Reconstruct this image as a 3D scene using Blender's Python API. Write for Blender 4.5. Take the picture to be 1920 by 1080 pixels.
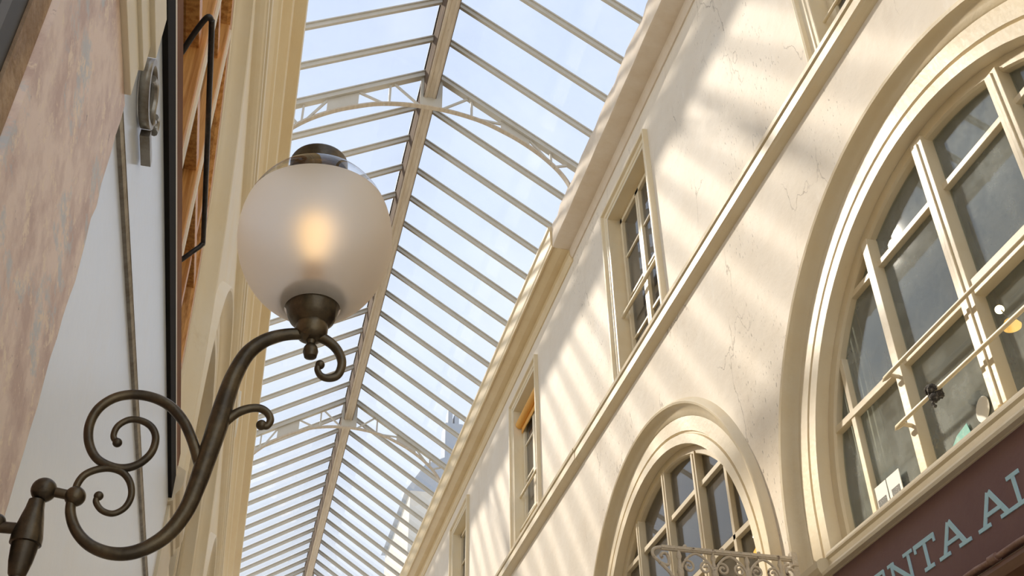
import bpy, bmesh, math, random
from mathutils import Vector, Matrix
random.seed(7)
for o in list(bpy.data.objects): bpy.data.objects.remove(o)
S = bpy.context.scene
COL = S.collection

# ------------------------------------------------------------ camera
CR = ((0.97036890, -0.13538679, -0.20013651), (-0.24134659, -0.58305427, -0.77575740), (-0.01166314, 0.80107311, -0.59845287))
FPX = 2023.18
M3 = Matrix(CR)
cd = bpy.data.cameras.new('camera'); cam = bpy.data.objects.new('camera', cd); COL.objects.link(cam)
cam.matrix_world = M3.to_4x4()
cd.sensor_width = 36.0; cd.lens = FPX * 36.0 / 1920.0; cd.clip_start = 0.02; cd.clip_end = 500
S.camera = cam
def ray(px, py): return M3 @ Vector((px - 960, 540 - py, -FPX))
def aty(px, py, y):
    r = ray(px, py); r *= y / r.y; return r

# ------------------------------------------------------------ exposure
S.view_settings.view_transform = 'Standard'; S.view_settings.look = 'None'
S.view_settings.exposure = 0.45; S.view_settings.gamma = 1.0; S.view_settings.use_curve_mapping = False

# ------------------------------------------------------------ world (sky with thin cloud)
W = bpy.data.worlds.new('sky'); S.world = W; W.use_nodes = True
nt = W.node_tree; nt.nodes.clear()
def N(t, k, **kw):
    n = t.nodes.new(k)
    for a, v in kw.items():
        if a.startswith('i_'): n.inputs[a[2:].replace('_', ' ')].default_value = v
        else: setattr(n, a, v)
    return n
out = N(nt, 'ShaderNodeOutputWorld'); bg = N(nt, 'ShaderNodeBackground')
tc = N(nt, 'ShaderNodeTexCoord'); sx = N(nt, 'ShaderNodeSeparateXYZ')
nt.links.new(tc.outputs['Generated'], sx.inputs[0])
rp = N(nt, 'ShaderNodeValToRGB')
rp.color_ramp.elements[0].position = 0.0; rp.color_ramp.elements[0].color = (0.62, 0.62, 0.60, 1)
rp.color_ramp.elements[1].position = 0.85; rp.color_ramp.elements[1].color = (0.47, 0.545, 0.69, 1)
e = rp.color_ramp.elements.new(0.45); e.color = (0.62, 0.68, 0.765, 1)
e = rp.color_ramp.elements.new(0.66); e.color = (0.55, 0.62, 0.74, 1)
nt.links.new(sx.outputs['Z'], rp.inputs[0])
cn = N(nt, 'ShaderNodeTexNoise'); cn.inputs['Scale'].default_value = 5.5; cn.inputs['Detail'].default_value = 7
nt.links.new(tc.outputs['Generated'], cn.inputs['Vector'])
cr = N(nt, 'ShaderNodeValToRGB'); cr.color_ramp.elements[0].position = 0.50; cr.color_ramp.elements[1].position = 0.75
cr.color_ramp.elements[1].color = (0.55, 0.55, 0.55, 1)
nt.links.new(cn.outputs['Fac'], cr.inputs[0])
mx = N(nt, 'ShaderNodeMixRGB'); mx.inputs[2].default_value = (0.76, 0.79, 0.84, 1)
nt.links.new(cr.outputs[0], mx.inputs[0]); nt.links.new(rp.outputs[0], mx.inputs[1])
nt.links.new(mx.outputs[0], bg.inputs[0]); bg.inputs[1].default_value = 1.12
nt.links.new(bg.outputs[0], out.inputs[0])

# ------------------------------------------------------------ sun
sd = bpy.data.lights.new('sun', 'SUN'); sun = bpy.data.objects.new('sun', sd); COL.objects.link(sun)
SUN_DIR = Vector((1.0, -1.30, -1.22))
sun.rotation_euler = SUN_DIR.to_track_quat('-Z', 'Y').to_euler(); sun.location = (-6, 14, 16)
sd.energy = 3.6; sd.color = (1.0, 0.885, 0.72); sd.angle = math.radians(2.6)

# ------------------------------------------------------------ constants of the place
XR, XL = 3.0, -0.40           # wall planes
BAY = 3.88
ZC, RO = 2.505, 1.52           # arch springing height and opening radius
YR0, YL0 = 3.395, 2.75         # first arch centres, right / left
Y0, Y1 = -3.0, 25.0
RX, RS, RSL = 1.232, 0.675, 0.59          # ridge position, roof slope
def roofz(x, off=0.0): return 9.15 + off - (RS * (x - RX) if x > RX else RSL * (RX - x))

# ------------------------------------------------------------ materials
def mat(name, col, rough=0.6, metal=0.0, noise=None, bump=0.0, bscale=40.0, spec=0.5, stretch=(1, 1, 1), streak=None, cracks=None):
    m = bpy.data.materials.new(name); m.use_nodes = True; t = m.node_tree
    b = t.nodes['Principled BSDF']; b.inputs['Roughness'].default_value = rough; b.inputs['Metallic'].default_value = metal
    b.inputs['Specular IOR Level'].default_value = spec
    g = N(t, 'ShaderNodeNewGeometry'); mp = N(t, 'ShaderNodeMapping'); mp.inputs['Scale'].default_value = stretch
    t.links.new(g.outputs['Position'], mp.inputs[0])
    cur = None
    if noise:
        c2, sc, lo, hi = noise
        n = N(t, 'ShaderNodeTexNoise'); n.inputs['Scale'].default_value = sc; n.inputs['Detail'].default_value = 8; n.inputs['Roughness'].default_value = 0.65
        t.links.new(mp.outputs[0], n.inputs['Vector'])
        r = N(t, 'ShaderNodeValToRGB'); r.color_ramp.elements[0].position = lo; r.color_ramp.elements[1].position = hi
        r.color_ramp.elements[0].color = (*col, 1); r.color_ramp.elements[1].color = (*c2, 1)
        t.links.new(n.outputs['Fac'], r.inputs[0]); cur = r.outputs[0]
    else:
        rg = N(t, 'ShaderNodeRGB'); rg.outputs[0].default_value = (*col, 1); cur = rg.outputs[0]
    for spec_ in (streak or []):
        c3, sc3, st3, lo3, hi3, amt = spec_
        mp3 = N(t, 'ShaderNodeMapping'); mp3.inputs['Scale'].default_value = st3; t.links.new(g.outputs['Position'], mp3.inputs[0])
        n3 = N(t, 'ShaderNodeTexNoise'); n3.inputs['Scale'].default_value = sc3; n3.inputs['Detail'].default_value = 9; n3.inputs['Roughness'].default_value = 0.7
        t.links.new(mp3.outputs[0], n3.inputs['Vector'])
        r3 = N(t, 'ShaderNodeMapRange'); r3.inputs[1].default_value = lo3; r3.inputs[2].default_value = hi3; r3.inputs[4].default_value = amt
        t.links.new(n3.outputs['Fac'], r3.inputs[0])
        x3 = N(t, 'ShaderNodeMixRGB'); x3.inputs[2].default_value = (*c3, 1)
        t.links.new(r3.outputs[0], x3.inputs[0]); t.links.new(cur, x3.inputs[1]); cur = x3.outputs[0]
    if cracks:
        ccol, ymax = cracks
        v = N(t, 'ShaderNodeTexVoronoi', feature='DISTANCE_TO_EDGE'); v.inputs['Scale'].default_value = 1.5
        dn = N(t, 'ShaderNodeTexNoise'); dn.inputs['Scale'].default_value = 4.0; dn.inputs['Detail'].default_value = 6
        mp2 = N(t, 'ShaderNodeMapping'); mp2.inputs['Scale'].default_value = (1, 1.3, 0.55); t.links.new(g.outputs['Position'], mp2.inputs[0])
        t.links.new(mp2.outputs[0], dn.inputs['Vector'])
        ad = N(t, 'ShaderNodeMixRGB', blend_type='ADD'); ad.inputs[0].default_value = 0.45
        t.links.new(mp2.outputs[0], ad.inputs[1]); t.links.new(dn.outputs['Color'], ad.inputs[2]); t.links.new(ad.outputs[0], v.inputs['Vector'])
        r4 = N(t, 'ShaderNodeMapRange'); r4.inputs[1].default_value = 0.0; r4.inputs[2].default_value = 0.010; r4.inputs[3].default_value = 1; r4.inputs[4].default_value = 0
        t.links.new(v.outputs['Distance'], r4.inputs[0])
        mk = N(t, 'ShaderNodeTexNoise'); mk.inputs['Scale'].default_value = 1.7; mk.inputs['Detail'].default_value = 5; t.links.new(g.outputs['Position'], mk.inputs['Vector'])
        r5 = N(t, 'ShaderNodeMapRange'); r5.inputs[1].default_value = 0.50; r5.inputs[2].default_value = 0.60; t.links.new(mk.outputs['Fac'], r5.inputs[0])
        # flakes: small dark chips
        fl = N(t, 'ShaderNodeTexNoise'); fl.inputs['Scale'].default_value = 38; fl.inputs['Detail'].default_value = 3
        mpf = N(t, 'ShaderNodeMapping'); mpf.inputs['Scale'].default_value = (1, 1.6, 0.45); t.links.new(g.outputs['Position'], mpf.inputs[0]); t.links.new(mpf.outputs[0], fl.inputs['Vector'])
        r6 = N(t, 'ShaderNodeMapRange'); r6.inputs[1].default_value = 0.64; r6.inputs[2].default_value = 0.68; t.links.new(fl.outputs['Fac'], r6.inputs[0])
        mk2 = N(t, 'ShaderNodeTexNoise'); mk2.inputs['Scale'].default_value = 1.1; mk2.inputs['Detail'].default_value = 4
        mpk = N(t, 'ShaderNodeMapping'); mpk.inputs['Scale'].default_value = (1, 1.5, 0.6); mpk.inputs['Location'].default_value = (3, 2, 5)
        t.links.new(g.outputs['Position'], mpk.inputs[0]); t.links.new(mpk.outputs[0], mk2.inputs['Vector'])
        r7 = N(t, 'ShaderNodeMapRange'); r7.inputs[1].default_value = 0.47; r7.inputs[2].default_value = 0.60; t.links.new(mk2.outputs['Fac'], r7.inputs[0])
        m1 = N(t, 'ShaderNodeMath', operation='MULTIPLY'); t.links.new(r4.outputs[0], m1.inputs[0]); t.links.new(r5.outputs[0], m1.inputs[1])
        m2 = N(t, 'ShaderNodeMath', operation='MULTIPLY'); t.links.new(r6.outputs[0], m2.inputs[0]); t.links.new(r7.outputs[0], m2.inputs[1])
        mm = N(t, 'ShaderNodeMath', operation='MAXIMUM'); t.links.new(m1.outputs[0], mm.inputs[0]); t.links.new(m2.outputs[0], mm.inputs[1])
        sy = N(t, 'ShaderNodeSeparateXYZ'); t.links.new(g.outputs['Position'], sy.inputs[0])
        lt = N(t, 'ShaderNodeMath', operation='LESS_THAN'); lt.inputs[1].default_value = ymax; t.links.new(sy.outputs['Y'], lt.inputs[0])
        m3 = N(t, 'ShaderNodeMath', operation='MULTIPLY'); t.links.new(mm.outputs[0], m3.inputs[0]); t.links.new(lt.outputs[0], m3.inputs[1])
        m4 = N(t, 'ShaderNodeMath', operation='MULTIPLY'); m4.inputs[1].default_value = 0.6; t.links.new(m3.outputs[0], m4.inputs[0])
        x4 = N(t, 'ShaderNodeMixRGB'); x4.inputs[2].default_value = (*ccol, 1)
        t.links.new(m4.outputs[0], x4.inputs[0]); t.links.new(cur, x4.inputs[1]); cur = x4.outputs[0]
    t.links.new(cur, b.inputs['Base Color'])
    if bump:
        n2 = N(t, 'ShaderNodeTexNoise'); n2.inputs['Scale'].default_value = bscale; n2.inputs['Detail'].default_value = 6
        t.links.new(mp.outputs[0], n2.inputs['Vector'])
        bp = N(t, 'ShaderNodeBump'); bp.inputs['Strength'].default_value = bump; bp.inputs['Distance'].default_value = 0.02
        t.links.new(n2.outputs['Fac'], bp.inputs['Height']); t.links.new(bp.outputs[0], b.inputs['Normal'])
    return m
def glassmat(name, tint=(1, 1, 1), refl=0.06, dirt=0.0, dcol=(0.6, 0.62, 0.58), dscale=6.0, lo=0.4, hi=0.75, fres=1.12):
    m = bpy.data.materials.new(name); m.use_nodes = True; t = m.node_tree; t.nodes.clear()
    o = N(t, 'ShaderNodeOutputMaterial'); tr = N(t, 'ShaderNodeBsdfTransparent'); tr.inputs[0].default_value = (*tint, 1)
    gl = N(t, 'ShaderNodeBsdfGlossy'); gl.inputs['Roughness'].default_value = 0.02
    lw = N(t, 'ShaderNodeLayerWeight'); lw.inputs[0].default_value = 0.5
    fr = N(t, 'ShaderNodeMath', operation='POWER'); fr.inputs[1].default_value = 5.0; t.links.new(lw.outputs['Facing'], fr.inputs[0])
    a = N(t, 'ShaderNodeMath', operation='ADD'); a.use_clamp = True; a.inputs[1].default_value = refl; t.links.new(fr.outputs[0], a.inputs[0])
    mx = N(t, 'ShaderNodeMixShader'); t.links.new(a.outputs[0], mx.inputs[0]); t.links.new(tr.outputs[0], mx.inputs[1]); t.links.new(gl.outputs[0], mx.inputs[2])
    cur = mx.outputs[0]
    if dirt:
        g = N(t, 'ShaderNodeNewGeometry'); n = N(t, 'ShaderNodeTexNoise'); n.inputs['Scale'].default_value = dscale; n.inputs['Detail'].default_value = 10; n.inputs['Roughness'].default_value = 0.7
        t.links.new(g.outputs['Position'], n.inputs['Vector'])
        r = N(t, 'ShaderNodeMapRange'); r.inputs[1].default_value = lo; r.inputs[2].default_value = hi; r.inputs[3].default_value = dirt * 0.45; r.inputs[4].default_value = dirt
        t.links.new(n.outputs['Fac'], r.inputs[0])
        v = N(t, 'ShaderNodeTexVoronoi'); v.inputs['Scale'].default_value = 60; t.links.new(g.outputs['Position'], v.inputs['Vector'])
        r2 = N(t, 'ShaderNodeMapRange'); r2.inputs[1].default_value = 0.0; r2.inputs[2].default_value = 0.16; r2.inputs[3].default_value = 0.45; r2.inputs[4].default_value = 0
        t.links.new(v.outputs['Distance'], r2.inputs[0])
        mu = N(t, 'ShaderNodeMath', operation='MULTIPLY'); t.links.new(r2.outputs[0], mu.inputs[0]); t.links.new(r.outputs[0], mu.inputs[1])
        ad = N(t, 'ShaderNodeMath', operation='ADD'); ad.use_clamp = True; t.links.new(mu.outputs[0], ad.inputs[0]); t.links.new(r.outputs[0], ad.inputs[1])
        d = N(t, 'ShaderNodeBsdfDiffuse'); d.inputs[0].default_value = (*dcol, 1)
        m2 = N(t, 'ShaderNodeMixShader'); t.links.new(ad.outputs[0], m2.inputs[0]); t.links.new(cur, m2.inputs[1]); t.links.new(d.outputs[0], m2.inputs[2]); cur = m2.outputs[0]
    t.links.new(cur, o.inputs[0]); return m
def emit(name, col, st):
    m = bpy.data.materials.new(name); m.use_nodes = True; t = m.node_tree; t.nodes.clear()
    o = N(t, 'ShaderNodeOutputMaterial'); e = N(t, 'ShaderNodeEmission'); e.inputs[0].default_value = (*col, 1); e.inputs[1].default_value = st
    t.links.new(e.outputs[0], o.inputs[0]); return m

MT = {}
MT['plaster'] = mat('aged cream plaster', (0.80, 0.715, 0.595), 0.75, noise=((0.86, 0.79, 0.685), 1.6, 0.35, 0.7), bump=0.25, bscale=9,
    streak=[((0.62, 0.50, 0.37), 1.4, (1, 1.4, 0.5), 0.56, 0.78, 0.45), ((0.93, 0.88, 0.80), 5.0, (1, 2, 0.5), 0.58, 0.75, 0.5)], cracks=((0.16, 0.11, 0.07), 9.0))
MT['cream'] = mat('cream paint', (0.80, 0.67, 0.45), 0.42, noise=((0.84, 0.74, 0.55), 3.0, 0.35, 0.7), bump=0.08, bscale=30,
    streak=[((0.50, 0.38, 0.22), 9.0, (1, 1, 0.4), 0.66, 0.8, 0.5)])
MT['ochre'] = mat('ochre cream paint', (0.74, 0.585, 0.345), 0.4, noise=((0.80, 0.66, 0.43), 2.0, 0.35, 0.7), bump=0.06, bscale=20,
    streak=[((0.52, 0.38, 0.18), 4.0, (1, 0.25, 1), 0.6, 0.8, 0.4)])
MT['pinkplaster'] = mat('uneven plaster cornice', (0.72, 0.60, 0.46), 0.7, noise=((0.80, 0.70, 0.58), 2.5, 0.35, 0.7), bump=0.9, bscale=3.5, stretch=(1, 1.6, 1))
MT['leftochre'] = mat('bounce lit ochre paint', (0.88, 0.71, 0.42), 0.4, noise=((0.92, 0.80, 0.55), 2.0, 0.35, 0.7), bump=0.05, stretch=(1, 0.4, 1))  # left side paints lightened to stand in for bounce off the sunlit wall
MT['leftwall'] = mat('yellow cream paint', (0.92, 0.80, 0.57), 0.5, noise=((0.94, 0.86, 0.69), 2.0, 0.35, 0.7), bump=0.05,
    streak=[((0.66, 0.50, 0.26), 5.0, (1, 0.3, 1), 0.6, 0.8, 0.5)])
MT['metal'] = mat('grey painted iron', (0.60, 0.565, 0.49), 0.5, noise=((0.66, 0.63, 0.56), 3.0, 0.4, 0.7), spec=0.4)
MT['ridge'] = mat('worn ridge paint', (0.58, 0.49, 0.38), 0.5, noise=((0.70, 0.62, 0.50), 10.0, 0.4, 0.7), stretch=(3, 0.35, 3), spec=0.5, streak=[((0.30, 0.21, 0.13), 14.0, (2, 0.3, 2), 0.6, 0.72, 0.6)])
MT['blackpaint'] = mat('flat black paint', (0.02, 0.017, 0.015), 0.85, spec=0.1)
MT['brownflat'] = mat('flat brown paint', (0.20, 0.09, 0.045), 0.8, noise=((0.30, 0.15, 0.08), 5.0, 0.4, 0.7), stretch=(1, 0.3, 1), spec=0.12)
MT['darkbrown'] = mat('shaded brown paint', (0.085, 0.055, 0.035), 0.9, noise=((0.16, 0.11, 0.07), 9.0, 0.4, 0.7), stretch=(1, .3, 1), spec=0.1)  # brown paint, deepened to carry the shade on the ridge sides
MT['dark'] = mat('dark gap paint', (0.035, 0.028, 0.022), 0.5)
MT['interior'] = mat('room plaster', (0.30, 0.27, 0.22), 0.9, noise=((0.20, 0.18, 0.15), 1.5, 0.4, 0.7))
MT['wood'] = mat('varnished orange wood', (0.80, 0.40, 0.12), 0.35, noise=((0.52, 0.20, 0.04), 6.0, 0.42, 0.62), stretch=(8, 8, 0.35), bump=0.05, spec=0.5)
MT['brownpaint'] = mat('brown painted wood', (0.16, 0.075, 0.035), 0.4, noise=((0.24, 0.12, 0.06), 5.0, 0.4, 0.7), stretch=(1, 0.3, 1))
MT['bronze'] = mat('dark bronze', (0.075, 0.060, 0.043), 0.34, 0.85, noise=((0.19, 0.145, 0.085), 14.0, 0.4, 0.75), bump=0.08, bscale=90)
MT['iron'] = mat('black painted iron', (0.03, 0.027, 0.025), 0.35, noise=((0.07, 0.05, 0.04), 30, 0.5, 0.7), bump=0.1)
MT['rustcream'] = mat('chipped cream iron', (0.72, 0.62, 0.48), 0.6, noise=((0.12, 0.06, 0.035), 16.0, 0.58, 0.66), bump=0.5, bscale=60)
MT['sign'] = mat('maroon painted board', (0.21, 0.112, 0.115), 0.45, noise=((0.24, 0.135, 0.132), 2.5, 0.35, 0.7), bump=0.05, spec=0.4)
MT['letter'] = mat('pale blue paint', (0.54, 0.84, 1.0), 0.5, noise=((0.58, 0.88, 1.0), 8, 0.4, 0.7))
MT['fascia'] = mat('bluish white painted board', (0.84, 0.91, 0.99), 0.22, noise=((0.90, 0.94, 0.98), 2.2, 0.35, 0.7), bump=0.02, spec=1.0, stretch=(1, 0.5, 1),
    streak=[((0.30, 0.27, 0.23), 22.0, (1, 0.6, 1.5), 0.70, 0.76, 0.8), ((0.88, 0.85, 0.78), 1.6, (1, 1, 1), 0.55, 0.75, 0.5)])
MT['marble'] = mat('pink marble', (0.97, 0.76, 0.62), 0.4, noise=((0.68, 0.46, 0.36), 8.0, 0.42, 0.62), bump=0.05, stretch=(1, 1.0, 1.0), spec=0.4,
    streak=[((0.62, 0.64, 0.64), 5.0, (1, 1.0, 1.6), 0.55, 0.62, 0.8), ((1.0, 0.80, 0.60), 24.0, (1, .8, 1.0), 0.55, 0.62, 0.95), ((0.25, 0.13, 0.08), 22.0, (1, 1, 1.0), 0.64, 0.69, 0.95)])
MT['brownstone'] = mat('rough brown stone', (0.34, 0.22, 0.13), 0.7, noise=((0.52, 0.36, 0.22), 14.0, 0.45, 0.65), bump=0.6, bscale=25)
MT['blackstone'] = mat('black stone', (0.012, 0.011, 0.010), 0.5, noise=((0.06, 0.05, 0.04), 12.0, 0.5, 0.7))
MT['greystrip'] = mat('dark grey painted strip', (0.10, 0.10, 0.105), 0.5)
MT['greenish'] = mat('yellow green paint', (0.48, 0.47, 0.26), 0.5, noise=((0.56, 0.55, 0.36), 4, 0.4, 0.7))
MT['zinc'] = mat('aged zinc', (0.40, 0.38, 0.34), 0.35, 0.7, noise=((0.22, 0.19, 0.15), 20, 0.4, 0.7))
MT['white'] = mat('white card', (0.86, 0.85, 0.79), 0.6)
MT['print'] = mat('dark print', (0.06, 0.06, 0.055), 0.6, noise=((0.5, 0.49, 0.45), 160, 0.58, 0.62))
MT['teal'] = mat('teal paper', (0.12, 0.42, 0.37), 0.6, noise=((0.35, 0.55, 0.48), 20, 0.5, 0.7))
MT['cloth'] = mat('dark grey cloth', (0.05, 0.045, 0.04), 0.85, noise=((0.30, 0.28, 0.25), 60, 0.5, 0.7), bump=0.5, bscale=120)
MT['blind'] = mat('orange blind cloth', (0.80, 0.40, 0.08), 0.7, noise=((0.88, 0.50, 0.12), 8, 0.4, 0.7), stretch=(1, 0.3, 1))
MT['pipe'] = mat('brown conduit', (0.30, 0.17, 0.13), 0.5, noise=((0.44, 0.28, 0.22), 30, 0.4, 0.7), bump=0.3, bscale=40)
MT['floor'] = mat('stone floor', (0.50, 0.44, 0.36), 0.5, noise=((0.62, 0.56, 0.47), 2, 0.4, 0.7))
MT['stone'] = mat('pale building stone', (0.70, 0.65, 0.56), 0.8, noise=((0.76, 0.72, 0.64), 1.5, 0.4, 0.7))
MT['slate'] = mat('slate roof', (0.42, 0.46, 0.52), 0.7)
MT['curtain'] = mat('pale curtain', (0.80, 0.77, 0.70), 0.9, noise=((0.7, 0.68, 0.62), 3, 0.4, 0.7))
MT['roofglass'] = glassmat('roof glass', (0.97, 0.98, 1.0), 0.01, 0.05, (0.8, 0.85, 0.95), 2.0, fres=1.25)
MT['dustglass'] = glassmat('dusty window glass', (0.80, 0.84, 0.80), 0.10, 0.34, (0.60, 0.64, 0.63), 4.0, 0.42, 0.64, fres=1.3)
MT['darkglass'] = glassmat('window glass', (0.78, 0.76, 0.72), 0.07, 0.10, (0.62, 0.60, 0.56), 3.0, 0.42, 0.7, fres=1.35)
MT['leftglass'] = glassmat('clean window glass', (0.5, 0.5, 0.5), 0.1, 0.0, fres=1.5)
MT['clearglass'] = glassmat('clear globe glass', (0.95, 0.96, 0.97), 0.02, 0.0, fres=1.25)

# ------------------------------------------------------------ mesh helpers
def finish(name, bm, m, parent=None, smooth=False, bevel=0.0):
    bmesh.ops.remove_doubles(bm, verts=bm.verts, dist=1e-5)
    bmesh.ops.recalc_face_normals(bm, faces=bm.faces)
    me = bpy.data.meshes.new(name); bm.to_mesh(me); bm.free()
    if smooth:
        for p in me.polygons: p.use_smooth = True
    ms = m if isinstance(m, (list, tuple)) else [m]
    for k in ms: me.materials.append(MT[k])
    o = bpy.data.objects.new(name, me); COL.objects.link(o)
    if parent is not None: o.parent = parent
    if bevel:
        b = o.modifiers.new('bevel', 'BEVEL'); b.width = bevel; b.segments = 2; b.limit_method = 'ANGLE'
    if smooth:
        try: me.set_sharp_from_angle(angle=math.radians(40))
        except Exception: pass
    return o
def box(bm, x0, x1, y0, y1, z0, z1):
    v = [bm.verts.new((x, y, z)) for x in (x0, x1) for y in (y0, y1) for z in (z0, z1)]
    for f in ((0, 1, 3, 2), (4, 6, 7, 5), (0, 4, 5, 1), (2, 3, 7, 6), (0, 2, 6, 4), (1, 5, 7, 3)): bm.faces.new([v[i] for i in f])
def BX(name, m, parent, *b, bevel=0.0):
    bm = bmesh.new()
    if not isinstance(b[0], (tuple, list)): b = (b,)
    for q in b: box(bm, *q)
    return finish(name, bm, m, parent, bevel=bevel)
def prism_y(bm, prof, y0, y1, n=1):   # closed (x,z) profile swept along y
    rings = [[bm.verts.new((p[0], y0 + (y1 - y0) * i / n, p[1])) for p in prof] for i in range(n + 1)]
    k = len(prof)
    for a, b in zip(rings, rings[1:]):
        for i in range(k): bm.faces.new((a[i], a[(i + 1) % k], b[(i + 1) % k], b[i]))
    bm.faces.new(rings[0]); bm.faces.new(rings[-1][::-1])
def bar(bm, a, b, w, h, up=Vector((0, 0, 1))):   # rectangular bar from a to b
    a = Vector(a); b = Vector(b); d = (b - a).normalized(); s = d.cross(up)
    if s.length < 1e-4: s = Vector((1, 0, 0))
    s.normalize(); u = s.cross(d)
    vs = []
    for p in (a, b):
        for i, j in ((-1, -1), (1, -1), (1, 1), (-1, 1)): vs.append(bm.verts.new(p + s * w / 2 * i + u * h / 2 * j))
    for f in ((0, 1, 2, 3), (7, 6, 5, 4), (0, 4, 5, 1), (1, 5, 6, 2), (2, 6, 7, 3), (3, 7, 4, 0)): bm.faces.new([vs[i] for i in f])
def spline(pts, n=6):
    P = [Vector(p) for p in pts]; out = []
    for i in range(len(P) - 1):
        p0 = P[max(i - 1, 0)]; p1 = P[i]; p2 = P[i + 1]; p3 = P[min(i + 2, len(P) - 1)]
        for k in range(n):
            t = k / n
            out.append(0.5 * ((2 * p1) + (p2 - p0) * t + (2 * p0 - 5 * p1 + 4 * p2 - p3) * t * t + (3 * p1 - p0 - 3 * p2 + p3) * t ** 3))
    out.append(P[-1]); return out
def tube(bm, pts, rad, seg=12, cap=True):
    pts = [Vector(p) for p in pts]; n = len(pts); R = rad if isinstance(rad, (list, tuple)) else [rad] * n
    if len(R) != n: R = [R[0] + (R[-1] - R[0]) * i / (n - 1) for i in range(n)] if len(R) == 2 else [R[min(int(i * (len(R) - 1) / (n - 1)), len(R) - 2)] + (R[min(int(i * (len(R) - 1) / (n - 1)), len(R) - 2) + 1] - R[min(int(i * (len(R) - 1) / (n - 1)), len(R) - 2)]) * ((i * (len(R) - 1) / (n - 1)) - min(int(i * (len(R) - 1) / (n - 1)), len(R) - 2)) for i in range(n)]
    t0 = (pts[1] - pts[0]).normalized(); u = t0.orthogonal().normalized(); rings = []
    for i, p in enumerate(pts):
        t = (pts[min(i + 1, n - 1)] - pts[max(i - 1, 0)]).normalized()
        u = (u - t * u.dot(t)).normalized(); v = t.cross(u)
        rings.append([bm.verts.new(p + (u * math.cos(2 * math.pi * k / seg) + v * math.sin(2 * math.pi * k / seg)) * R[i]) for k in range(seg)])
    for a, b in zip(rings, rings[1:]):
        for k in range(seg): bm.faces.new((a[k], a[(k + 1) % seg], b[(k + 1) % seg], b[k]))
    if cap: bm.faces.new(rings[0][::-1]); bm.faces.new(rings[-1])
def lathe(bm, prof, base, axis=(0, 0, 1), seg=40, cap=False):   # prof: (r, h)
    A = Vector(axis).normalized(); u = A.orthogonal().normalized(); v = A.cross(u); base = Vector(base); rings = []
    for r, h in prof:
        if r < 1e-5: rings.append([bm.verts.new(base + A * h)])
        else: rings.append([bm.verts.new(base + A * h + (u * math.cos(2 * math.pi * k / seg) + v * math.sin(2 * math.pi * k / seg)) * r) for k in range(seg)])
    for a, b in zip(rings, rings[1:]):
        for k in range(seg):
            k2 = (k + 1) % seg
            if len(a) == 1 and len(b) == 1: continue
            if len(a) == 1: bm.faces.new((a[0], b[k2], b[k]))
            elif len(b) == 1: bm.faces.new((a[k], a[k2], b[0]))
            else: bm.faces.new((a[k], a[k2], b[k2], b[k]))
    if cap:
        if len(rings[0]) > 1: bm.faces.new(rings[0][::-1])
        if len(rings[-1]) > 1: bm.faces.new(rings[-1])
def ball(bm, c, r, sz=1.0, seg=20):
    lathe(bm, [(r * math.sin(math.pi * i / 12), -r * sz * math.cos(math.pi * i / 12)) for i in range(13)], c, seg=seg)
def tag(o, label=None, cat=None, group=None, kind=None):
    if label: o['label'] = label
    if cat: o['category'] = cat
    if group: o['group'] = group
    if kind: o['kind'] = kind
    return o
def empty(name, loc=(0, 0, 0)):
    o = bpy.data.objects.new(name, None); COL.objects.link(o); o.location = loc; o.empty_display_size = 0.1; return o
def rebase(root):   # meshes are written in world coordinates: keep them there under an empty that stands at the thing's base
    for c in root.children:
        c.matrix_parent_inverse = Matrix.Translation(-root.location)
def plate(loops, thick):   # 2D polygon with holes -> bmesh in XY, thickness along Z from 0 to thick
    cu = bpy.data.curves.new('t', 'CURVE'); cu.dimensions = '2D'; cu.fill_mode = 'BOTH'; cu.extrude = thick / 2
    for L in loops:
        s = cu.splines.new('POLY'); s.points.add(len(L) - 1); s.use_cyclic_u = True
        for p, q in zip(s.points, L): p.co = (q[0], q[1], 0, 1)
    o = bpy.data.objects.new('t', cu); COL.objects.link(o)
    dg = bpy.context.evaluated_depsgraph_get(); me = bpy.data.meshes.new_from_object(o.evaluated_get(dg))
    bpy.data.objects.remove(o); bm = bmesh.new(); bm.from_mesh(me); bpy.data.meshes.remove(me); bpy.data.curves.remove(cu)
    bmesh.ops.translate(bm, verts=bm.verts, vec=(0, 0, thick / 2)); return bm
def yz(bm, x0, sx):   # map plate XY->(y,z), Z -> x0 + sx*Z
    for v in bm.verts: v.co = Vector((x0 + sx * v.co.z, v.co.x, v.co.y))
    return bm
def xz(bm, y0):
    for v in bm.verts: v.co = Vector((v.co.x, y0 + v.co.z, v.co.y))
    return bm
def archloop(cy, r, zb, n=48):
    L = [(cy - r, zb)] + [(cy - r * math.cos(math.pi * i / n), ZC + r * math.sin(math.pi * i / n)) for i in range(n + 1)] + [(cy + r, zb)]
    return L
def archsweep(bm, prof, cy, zb, sx, x0, n=48):   # prof: (n, r); protrusion n towards the passage
    rings = []
    def pt(kind, t, nn, r):
        x = x0 + sx * nn
        if kind == 'l': return (x, cy - r, t)
        if kind == 'r': return (x, cy + r, t)
        return (x, cy - r * math.cos(t), ZC + r * math.sin(t))
    st = [('l', zb)] + [('a', math.pi * i / n) for i in range(n + 1)] + [('r', zb)]
    for k, t in st: rings.append([bm.verts.new(pt(k, t, *p)) for p in prof])
    for a, b in zip(rings, rings[1:]):
        for i in range(len(prof) - 1): bm.faces.new((a[i], a[i + 1], b[i + 1], b[i]))

# ------------------------------------------------------------ floor
tag(BX('floor', 'floor', None, XL - 0.3, XR + 0.3, Y0, Y1, -1.7, -1.6), 'pale stone floor of the arcade', 'floor', kind='structure')

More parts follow.
